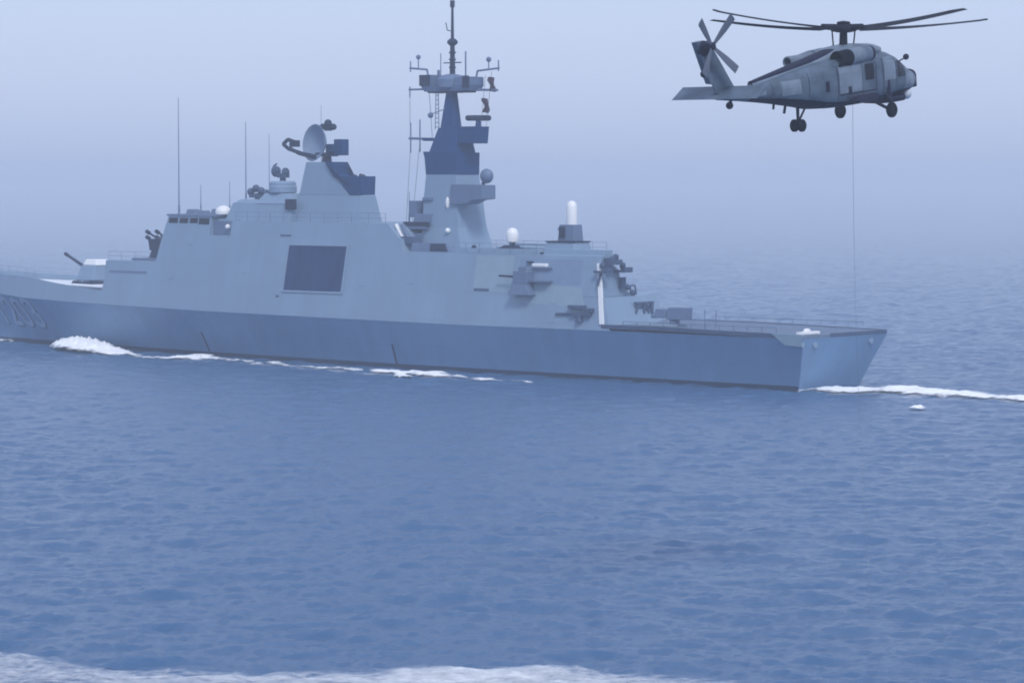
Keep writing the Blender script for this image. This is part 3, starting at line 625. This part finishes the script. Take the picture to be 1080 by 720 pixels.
# ------------------------------------------------------------------ foam
def foam_mat(name, thr, soft, scale, emis=0):
    m = bpy.data.materials.new(name); m.use_nodes = True; t = m.node_tree; p = t.nodes['Principled BSDF']
    p.inputs['Base Color'].default_value = (.96, .97, .97, 1); p.inputs['Roughness'].default_value = .85
    g = t.nodes.new("ShaderNodeNewGeometry"); nz = t.nodes.new("ShaderNodeTexNoise"); nz.inputs['Scale'].default_value = scale; nz.inputs['Detail'].default_value = 6; nz.inputs['Roughness'].default_value = .65
    at = t.nodes.new("ShaderNodeAttribute"); at.attribute_name = 'cover'
    ad = t.nodes.new("ShaderNodeMath"); ad.operation = 'ADD'
    mr = t.nodes.new("ShaderNodeMapRange"); mr.inputs[1].default_value = thr; mr.inputs[2].default_value = thr + soft
    mp = t.nodes.new("ShaderNodeMapping"); mp.inputs['Scale'].default_value = (.55, 1, 1)
    t.links.new(g.outputs['Position'], mp.inputs[0]); t.links.new(mp.outputs[0], nz.inputs[0]); t.links.new(nz.outputs[0], ad.inputs[0]); t.links.new(at.outputs['Fac'], ad.inputs[1])
    t.links.new(ad.outputs[0], mr.inputs[0]); t.links.new(mr.outputs[0], p.inputs['Alpha'])
    return m
FM = foam_mat('foam_white', 1.0, .22, 1.1); FM3 = foam_mat('foam_misty', .70, .85, 2.2); FM2 = foam_mat('foam_thin', .95, .55, .9)
def foam(name, line, mtl, label, seg=.35, lump=.13, na_=9, pw=.6):
    """line: (x, y, width, height, cover) in world space; a lumpy strip lying on the sea"""
    P = []; 
    for p0, p1 in zip(line[:-1], line[1:]):
        k = max(2, int(math.dist(p0[:2], p1[:2]) / seg)); P += [tuple(p0[i] + (p1[i] - p0[i]) * j / k for i in range(5)) for j in range(k)]
    P.append(tuple(line[-1])); A = np.array(P); n = len(A)
    d = np.gradient(A[:, :2], axis=0); d /= np.linalg.norm(d, axis=1)[:, None] + 1e-9; nr_ = np.stack([-d[:, 1], d[:, 0]], 1)
    verts, cov = [], []
    for j in range(na_):
        f = j / (na_ - 1) * 2 - 1; prof = (1 - f * f)
        q = A[:, :2] + nr_ * (A[:, 2] / 2 * f)[:, None]
        bump = prof * A[:, 3] * (1 + lump * np.sin(q[:, 0] * 2.1 + q[:, 1] * 1.3 + j) + lump * np.sin(q[:, 0] * 4.7 - q[:, 1] * 3.3 + 2 * j))
        z = sea_h(q[:, 0], q[:, 1], .35) + .03 + bump * (1 + .10 * np.sin(q[:, 0] * 9.1 + q[:, 1] * 7.7 + 1.7 * j) + .06 * np.sin(q[:, 0] * 17.3 - q[:, 1] * 13.1 + 2.9 * j))
        verts.append(np.stack([q[:, 0], q[:, 1], z], 1)); cov.append(np.clip(A[:, 4] * (prof ** pw), 0, 1))
    V = np.stack(verts, 1).reshape(-1, 3); Cv = np.stack(cov, 1).reshape(-1)
    fs = [(i * na_ + j, i * na_ + j + 1, (i + 1) * na_ + j + 1, (i + 1) * na_ + j) for i in range(n - 1) for j in range(na_ - 1)]
    me = bpy.data.meshes.new(name); me.from_pydata(V.tolist(), [], fs); me.update()
    at = me.attributes.new('cover', 'FLOAT', 'POINT'); at.data.foreach_set('value', Cv)
    me.polygons.foreach_set('use_smooth', [True] * len(me.polygons)); me.materials.append(mtl)
    return tag(link(bpy.data.objects.new(name, me)), label, 'foam', kind='stuff')
def gp(px, py):
    d = (Vector((0, math.cos(PITCH), -math.sin(PITCH))) * F + Vector((1, 0, 0)) * (px - 540) + Vector((0, math.sin(PITCH), math.cos(PITCH))) * (360 - py)); k = -H / d.z
    return (d.x * k, d.y * k)
def side(a, out): return world(a, -(float(WL(a)) + out))
def sl(pts): return [(*side(a, o), w_, h_, c_) for a, o, w_, h_, c_ in pts]
def fl(pts): return [(*gp(x, y), w_, h_, c_) for x, y, w_, h_, c_ in pts]
foam('bow_wave', fl([(70, 364.5, 1.5, .3, .75), (74, 366, 5, .9, 1), (80, 368, 7.5, 1.15, 1), (92, 370.3, 8, 1.1, 1), (106, 371.8, 7, .8, 1), (119, 372.8, 5.5, .4, .97), (131, 374.2, 3.5, .2, .85), (142, 375.7, 1.2, .08, .55)]), FM, 'thick white bow wave breaking against the dark hull', na_=25, seg=.2)
foam('bow_spray', fl([(-30, 346, 4, 1.2, 1), (-14, 352, 5, 1.2, 1), (-3, 356, 4, .8, 1), (6, 359.5, 2.5, .3, .85), (13, 362, 1, .1, .5)]), FM, 'white water at the left edge under the hull number', na_=15)
foam('side_foam', fl([(142, 375.5, 1.8, .1, 0.60), (160, 378, 2.3, .12, 0.60), (178, 378.8, 3.0, .18, 0.70), (195, 378.2, 4.6, .3, 0.88), (212, 377.6, 3.9, .3, 0.86), (228, 378.6, 2.3, .15, 0.63), (244, 380.6, 2.5, .15, 0.68), (265, 382.5, 1.8, .12, 0.60), (285, 384, 2.5, .16, 0.70), (305, 386, 1.8, .1, 0.60), (335, 388.2, 2.5, .14, 0.68), (365, 390, 2.8, .16, 0.72), (385, 391.5, 1.8, .1, 0.60), (405, 393, 3.0, .2, 0.76), (428, 394, 3.4, .25, 0.86), (455, 396, 3.9, .28, 0.88), (478, 397.8, 3.0, .18, 0.68), (490, 399.5, 1.8, .1, 0.60), (510, 400.5, 2.8, .15, 0.68), (525, 401.5, 1.8, .1, 0.60), (560, 404, 1.4, .08, 0.60)]), FM, 'broken white foam line along the hull side', na_=13, seg=.3)
foam('side_splash', fl([(419, 395.5, 1.2, .2, .75), (424, 397.5, 2.0, .35, .95), (430, 400, 1.4, .2, .75)]), FM, 'small white splash beside the hull foam line amidships', na_=9, seg=.15)
foam('stern_wake', fl([(843, 411.2, 1.4, .25, .8), (848, 413, 1.2, .1, .6), (862, 412.6, 4.5, .2, .78), (885, 412.6, 7.5, .26, .9), (905, 412.4, 7.5, .24, .88), (925, 411.8, 6.0, .18, .8), (945, 412, 7.0, .26, .88), (975, 414.4, 8.0, .3, .9), (1000, 416.6, 8.0, .26, .88), (1030, 418.6, 6.5, .22, .84), (1060, 420.4, 6.0, .18, .8), (1090, 421.8, 5.0, .15, .75), (1140, 424, 4, .1, .65)]), FM, 'white wake trailing to the right from the square stern', na_=21, seg=.22)
foam('wake_froth', fl([(846, 414, 4, .03, .35), (880, 414.5, 12, .03, .5), (930, 415, 14, .03, .5), (980, 418, 15, .03, .52), (1040, 422, 14, .03, .5), (1120, 427, 12, .03, .45)]), FM2, 'thin lacy froth spread around the bright stern wake', na_=25, seg=.3)
foam('hull_froth', fl([(140, 377, 3, .03, .4), (200, 380, 6, .03, .48), (260, 384, 5, .03, .42), (330, 389, 6, .03, .48), (420, 395.5, 8, .03, .5), (490, 400, 6, .03, .46), (560, 404.5, 5, .03, .4), (660, 410, 4, .03, .38)]), FM2, 'thin lacy froth drifting alongside the dark hull', na_=17, seg=.3)
foam('wake_patch', fl([(962, 431, 1.2, .1, .55), (968, 431.6, 2.4, .3, .9), (974, 432.2, 1.2, .1, .55)]), FM, 'small detached patch of foam below the wake', na_=9, seg=.12)
foam('near_foam', fl([(-60, 702, 10.0, .06, .46), (0, 709, 9.0, .08, .48), (70, 716, 7.4, .08, .46), (160, 720, 6.4, .06, .52), (260, 721, 6.0, .06, .52), (360, 720, 6.0, .08, .56), (440, 717.5, 6.2, .12, .66), (540, 716.5, 6.2, .12, .66), (620, 719, 5.6, .1, .60), (700, 723, 5.0, .06, .52), (790, 730, 3.6, .05, .35)]), FM3, 'wide band of thin white foam along the bottom edge', lump=.2, na_=51, seg=.13, pw=1.0)

# ------------------------------------------------------------------ helicopter
DH = 124.4
fw = Vector((0, math.cos(PITCH), -math.sin(PITCH))); up_ = Vector((0, math.sin(PITCH), math.cos(PITCH)))
def at(px, py, d): return Vector((0, 0, H)) + (fw * F + Vector((1, 0, 0)) * (px - 540) + up_ * (360 - py)) * (d / F)
PHI, NOSE = R(48.5), R(7)
heli = empty('naval_helicopter', at(890, 30, DH) - Vector((0, 0, .2)), (0, -NOSE, PHI))
tag(heli, 'dark grey naval helicopter hovering at upper right with wheels down', 'helicopter')
# fuselage sections: x, half width, z bottom, z top, squareness
SEC = np.array([(4.85, .14, -2.50, -2.24, 2.0), (4.7, .40, -2.70, -2.10, 2.2), (4.4, .64, -2.86, -2.00, 2.3), (3.95, .84, -2.96, -1.88, 2.4), (3.5, .97, -3.0, -1.68, 2.5), (3.0, 1.06, -3.03, -1.38, 2.6),
                (2.5, 1.13, -3.06, -1.12, 2.9), (2.0, 1.17, -3.07, -.97, 3.4), (1.2, 1.18, -3.08, -.93, 4.2), (-.5, 1.18, -3.08, -.93, 4.4), (-2.0, 1.17, -3.06, -.95, 4.2), (-2.8, 1.10, -3.02, -1.0, 3.6), (-3.6, .97, -2.86, -1.1, 3.0),
                (-4.5, .80, -2.70, -1.22, 2.7), (-5.6, .62, -2.50, -1.40, 2.5), (-7.0, .46, -2.28, -1.60, 2.4), (-8.4, .34, -2.1, -1.68, 2.3), (-9.3, .2, -1.98, -1.68, 2.2)])[::-1]
def fpt(x, t, off=0.0):
    hw, zb, zt, e = (np.interp(x, SEC[:, 0], SEC[:, k]) for k in range(1, 5))
    c, s_ = math.cos(t), math.sin(t); zc, hz = (zb + zt) / 2, (zt - zb) / 2
    return (x, (hw + off) * math.copysign(abs(c) ** (2 / e), c), zc + (hz + off) * math.copysign(abs(s_) ** (2 / e), s_))
xs = np.concatenate([np.linspace(-9.3, -2.8, 17), np.linspace(-2.4, 2.0, 9), np.linspace(2.25, 4.85, 14)])
mb = MB(); mb.rings([[fpt(x, 2 * math.pi * k / 40) for k in range(40)] for x in xs]); fus = mb.build('fuselage', M['helo'], heli, smooth=50)
def strip(x0, x1, t0, t1, off, nx=8, nt_=8):
    m_ = MB(); m_.rings([[fpt(x, t0 + (t1 - t0) * k / nt_, off) for k in range(nt_ + 1)] for x in np.linspace(x0, x1, nx)], cap=False, closed=False); return m_
def zt_ang(x, z):
    hw, zb, ztp, e = (np.interp(x, SEC[:, 0], SEC[:, k]) for k in range(1, 5)); v = max(-1, min(1, (z - (zb + ztp) / 2) / ((ztp - zb) / 2)))
    return math.asin(math.copysign(abs(v) ** (e / 2), v))
def side_panel(x0, x1, z0, z1, off, s=-1, nx=5, nz=5):   # s=-1 starboard
    m_ = MB(); rs = []
    for x in np.linspace(x0, x1, nx):
        r_ = []
        for z in np.linspace(z0, z1, nz):
            t_ = zt_ang(x, z); q = fpt(x, t_, off); r_.append((q[0], s * abs(q[1]), q[2]))
        rs.append(r_)
    m_.rings(rs, cap=False, closed=False); return m_
belly = strip(-7.5, 4.2, -2.55, -.59, .012, 24, 12); belly.build('belly_shade_strip', M['helo_lo'], fus, smooth='all', fix=False)  # underside shade put into the colour of a dark strip
for s in (-1, 1):
    side_panel(-2.2, -.55, -2.45, -1.35, .012, s).build('cabin_panel', M['helo_pale'], fus, fix=False)
    side_panel(-.28, .38, -2.05, -1.38, .014, s).build('cabin_window', M['glass'], fus, fix=False)
    side_panel(1.15, 2.05, -2.2, -1.2, .014, s).build('cockpit_door_window', M['helo_pale'], fus, fix=False)  # sky reflected in the pane, put into its pale colour
    side_panel(2.25, 2.95, -2.15, -1.45, .014, s).build('cockpit_side_window', M['glass'], fus, fix=False)
    side_panel(2.98, 3.9, -2.72, -2.05, .013, s).build('nose_highlight', M['helo_pale'], fus, fix=False)  # bright highlight on the nose, put into the colour
    side_panel(-5.6, -4.5, -2.2, -1.6, .013, s).build('boom_panel', M['helo_pale'], fus, fix=False)
    side_panel(-7.6, -6.6, -2.05, -1.72, .013, s).build('tail_panel', M['helo_pale'], fus, fix=False)
    side_panel(-3.08, -2.86, -2.3, -1.85, .013, s).build('louvre', M['helo_lo'], fus, fix=False)
    for a0, a1, b0_, b1_ in ((.52, .55, -2.75, -1.1), (1.05, 1.08, -2.75, -1.05), (2.12, 2.15, -2.7, -1.15), (-2.3, -2.27, -2.7, -1.1), (-.55, -.52, -2.6, -1.2), (-4.05, -4.02, -2.4, -1.4), (-6.2, -6.17, -2.15, -1.6)):
        side_panel(a0, a1, b0_, b1_, .011, s, 2, 8).build('panel_seam', M['helo_lo'], fus, fix=False)
    side_panel(-2.2, .5, -2.53, -2.49, .016, s, 8, 2).build('door_rail', M['helo_lo'], fus, fix=False)
    side_panel(-1.6, -1.35, -2.5, -2.2, .014, s).build('hatch', M['helo_lo'], fus, fix=False)
    q = strip(2.6, 3.55, math.pi / 2 - s * .12, math.pi / 2 - s * 1.0, .014, 6, 5); q.build('windshield', M['glass'], fus, fix=False)
mb = MB(); mb.ball((4.75, 0, -2.25), .26, .40, .26, 12, 8); mb.box(4.6, 4.98, -.32, .32, -2.82, -2.2); mb.build('nose_sensor', M['helo_lo'], heli, bevel=.06)
mb = MB(); mb.lathe((2.7, 0, -3.3), [(.5, 0), (.95, .06), (1.0, .2), (.95, .32)], 24); mb.build('chin_radome', M['helo_lo'], heli, smooth=40)
mb = MB(); mb.ball((3.7, -.55, -3.0), .26, n=10, m=8); mb.build('landing_light', M['lamp'], heli, smooth='all')
# engine cowling and mast fairing
def loft(m_, secs, n=24, e=3.0):
    rs = []
    for x, yc, hw, zb, ztp in secs:
        rs.append([(x, yc + hw * math.copysign(abs(math.cos(t)) ** (2 / e), math.cos(t)), (zb + ztp) / 2 + (ztp - zb) / 2 * math.copysign(abs(math.sin(t)) ** (2 / e), math.sin(t))) for t in [2 * math.pi * k / n for k in range(n)]])
    return m_.rings(rs)
mb = MB(); loft(mb, [(2.3, 0, .25, -1.05, -.92), (1.9, 0, .6, -1.1, -.72), (1.2, 0, .85, -1.1, -.56), (.3, 0, .9, -1.1, -.48), (-.8, 0, .8, -1.1, -.52), (-1.8, 0, .6, -1.2, -.7), (-3.2, 0, .42, -1.4, -.98), (-5.0, 0, .28, -1.6, -1.22), (-7.0, 0, .16, -1.75, -1.5)])
cowl = mb.build('engine_cowling', M['helo_pale'], heli, smooth=50)  # pale colour carries the highlight along the cowling
mb = MB(); loft(mb, [(-1.2, 0, .5, -.9, -.62), (-3.2, 0, .36, -1.1, -.93), (-5.0, 0, .24, -1.35, -1.17), (-7.0, 0, .12, -1.6, -1.46)]); o = mb.build('spine_cover', M['helo_lo'], cowl, smooth=50); o.location.z = .03
for s in (-1, 1):
    mb = MB(); loft(mb, [(.75, s * .78, .30, -1.22, -.66), (.35, s * .84, .40, -1.3, -.6), (-.5, s * .88, .42, -1.34, -.58), (-1.3, s * .90, .40, -1.34, -.62)], 20, 2.4)
    en = mb.build('engine', M['helo_pale'], heli, smooth=50)
    mb = MB(); mb.lathe((.5, s * .80, -.94), [(.12, .35), (.26, .28), (.33, .1), (.335, -.15), (.2, -.2)], 16, 'x'); loft(mb, [(.9, s * .74, .24, -1.14, -.74), (.6, s * .81, .385, -1.27, -.615), (.36, s * .845, .41, -1.31, -.59)], 20, 2.4); mb.build('intake', M['helo_lo'], en, smooth=50)
    mb = MB()
    L = -2.1 if s < 0 else -2.9
    q_ = .34 if s < 0 else .25
    prof = [(.36, -1.25), (q_, (L - 1.25) / 2), (q_, L), (q_ - .05, L - .02), (q_ - .08, L + .5), (.02, L + .52)]
    mb.lathe((0, s * 1.0, -.98), prof, 18, 'x'); mb.build('exhaust', M['rubber'] if s < 0 else M['helo_pale'], en, smooth=50)
# rotor head and blades
mb = MB(); mb.tube((0, 0, -.95), (0, 0, .05), .19, .16, 14); mb.lathe((0, 0, -.18), [(.3, 0), (.55, .06), (.6, .22), (.45, .32), (.3, .36), (.28, .46), (.05, .5)], 18)
for k in range(4):
    a_ = k * math.pi / 2 + .6; mb.tube((.42 * math.cos(a_), .42 * math.sin(a_), -.9), (.5 * math.cos(a_), .5 * math.sin(a_), -.05), .035, .035, 6)
mb.lathe((0, 0, -.82), [(.55, 0), (.55, .06), (.2, .1)], 16)
rot = mb.build('rotor_head', M['blade'], heli, smooth=40); rot.location = (0, 0, .2); rot.rotation_euler = (R(3.4), R(2.6), 0)
BL = MB(); n_ = 14; rs = []
for k in range(n_):
    f = k / (n_ - 1); r = 1.15 + f * 6.8; ch = .56 if f < .93 else .56 - (f - .93) * 2.2; z = .06 + .30 * f + .28 * f * f - .05; sw_ = 0 if f < .93 else (f - .93) * 2.5
    tw = R(15 - 12 * f); c_, s_ = math.cos(tw), math.sin(tw)
    sec = [(.28, 0), (.2, .035), (0, .045), (-.35, .02), (-.62, 0), (-.35, -.015), (0, -.03), (.2, -.025)]
    rs.append([(r, (y * ch - sw_) * c_ - zz * s_, z + (y * ch) * s_ + zz) for y, zz in sec])
BL.rings(rs)
BL.tube((.45, 0, .04), (1.25, 0, .07), .13, .09, 8)
ROT0 = R(-3)
b0 = BL.build('main_rotor_blade', M['blade'], rot, smooth=40)
base = R(45) - PHI + ROT0
b0.rotation_euler = (0, 0, base)
for k in range(1, 4):
    b = b0.copy(); sc.collection.objects.link(b); b.parent = rot; b.rotation_euler = (0, 0, base + k * math.pi / 2)
# tail pylon
mb = MB(); rs = []
for f in np.linspace(0, 1, 8):
    xl = -7.9 + (-9.6 + 7.9) * f; xt = -9.3 + (-10.55 + 9.3) * f; z = -1.85 + 2.35 * f; hw = .2 - .09 * f; ch = xl - xt
    rs.append([(xl, 0, z), (xl - .15 * ch, hw, z), (xl - .45 * ch, hw, z), (xt, .02, z), (xt, -.02, z), (xl - .45 * ch, -hw, z), (xl - .15 * ch, -hw, z)])
mb.rings(rs); pyl = mb.build('tail_pylon', M['helo'], heli, smooth=40)
mb = MB(); mb.xz([(-9.6, -1.3), (-9.85, -1.25), (-10.6, .5), (-10.2, .53)], -.13, .13); mb.build('pylon_trailing_edge', M['helo'], pyl)
mb = MB(); mb.tube((-9.7, 0, -.75), (-10.15, 0, -.85), .1, .14, 8); mb.build('tail_light', M['helo_lo'], pyl)
mb = MB(); mb.tube((-10.1, -.05, .2), (-10.1, -.62, .3), .22, .16, 12); mb.ball((-10.1, -.05, .2), .38, .22, .34, 12, 8)
th_ = mb.build('tail_rotor_hub', M['helo_lo'], heli, smooth=40)
TB = MB(); TB.rings([[(x * 1, y, z) for x, y, z in ((-ch, -.0, r), (-ch * .3, .03, r), (ch, .0, r), (-ch * .3, -.03, r))] for r, ch in ((.15, .08), (.45, .12), (.9, .17), (1.58, .20))])
t0 = TB.build('tail_rotor_blade', M['blade_g'], th_, smooth=30)
for k in range(4):
    b = t0 if k == 0 else t0.copy()
    if k: sc.collection.objects.link(b); b.parent = th_
    b.location = (-10.1, -.55, .29); b.rotation_euler = (R(12), R(-46 + 90 * k), 0)
mb = MB()
mb.rings([[(-8.6, y, -1.5), (-8.72, y, -1.46), (-9.65 + .1 * (abs(y) > 1), y, -1.92), (-8.75, y, -1.6)] for y in (-2.2, -1.1, 0, 1.1, 2.2)])
mb.build('stabilator', M['helo'], heli, smooth=20)
# undercarriage
for s in (-1, 1):
    mb = MB(); mb.path([(1.35, s * 1.0, -2.75), (1.35, s * 1.32, -3.1), (1.3, s * 1.3, -3.5)], .09, 8); mb.tube((.3, s * 1.0, -2.95), (1.3, s * 1.3, -3.5), .075, .075, 8); mb.tube((1.5, s * 1.1, -2.2), (1.38, s * 1.3, -3.4), .1, .08, 8)
    lg = mb.build('main_landing_gear', M['helo_lo'], heli)
    MB().lathe((1.3, s * 1.36, -3.5), [(.1, -.12), (.26, -.13), (.33, -.07), (.34, 0), (.33, .07), (.26, .13), (.1, .12)], 22, 'y').build('wheel', M['rubber'], lg, smooth=40)
mb = MB(); mb.tube((-3.75, 0, -2.8), (-3.8, 0, -3.62), .075, .06, 8); mb.tube((-3.2, 0, -2.9), (-3.78, 0, -3.5), .05, .05, 6); mb.tube((-3.8, -.24, -3.62), (-3.8, .24, -3.62), .06, .06, 8)
tg = mb.build('tail_landing_gear', M['helo_lo'], heli)
for s in (-1, 1): MB().lathe((-3.8, s * .19, -3.62), [(.06, -.1), (.2, -.11), (.27, -.05), (.27, .05), (.2, .11), (.06, .1)], 20, 'y').build('wheel', M['rubber'], tg, smooth=40)
# stores pylons, aerials, probes
for s in (-1, 1):
    mb = MB(); mb.frus(-1.5, .4, s * 1.1, s * 1.5, -2.82, -1.2, .2, s * 1.1, s * 1.45, -2.66); mb.box(-1.3, .2, s * 1.36, s * 1.5, -2.95, -2.82); mb.build('weapon_pylon', M['helo_lo'], heli)
mb = MB()
for p0, p1, r in (((-4.6, 0, -2.6), (-4.75, 0, -3.0), .06), ((-5.4, 0, -2.4), (-5.5, 0, -2.75), .05), ((-8.3, 0, -1.95), (-8.5, 0, -2.25), .07), ((-2.7, -.8, -1.6), (-3.1, -.95, -2.2), .06)): mb.tube(p0, p1, r)
mb.ball((-8.5, 0, -2.28), .16, n=8, m=6)
mb.build_each('belly_aerial', M['helo_lo'], heli)
mb = MB(); mb.tube((3.0, -.55, -1.6), (3.5, -.72, -1.42), .035); mb.ball((3.58, -.74, -1.38), .14, n=8, m=6); mb.tube((3.3, .7, -1.3), (3.6, .7, -1.1), .03); mb.build('pitot_probe', M['helo_lo'], heli)

# ------------------------------------------------------------------ dipping cable from the helicopter's belly to the sea
bpy.context.view_layer.update()
top = heli.matrix_world @ Vector((.33, 0, -3.1)); bot = Vector((top.x + 1.0, top.y, -.3))
mb = MB(); pts = []
for k in range(25):
    f = k / 24; pts.append(top.lerp(bot, f) + Vector((-.22 * math.sin(math.pi * f), 0, 0)))
mb.path(pts, .0075, 6)
tag(mb.build('lowering_cable', M['cable2']), 'thin dark cable hanging from the helicopter belly down to the sea', 'cable')
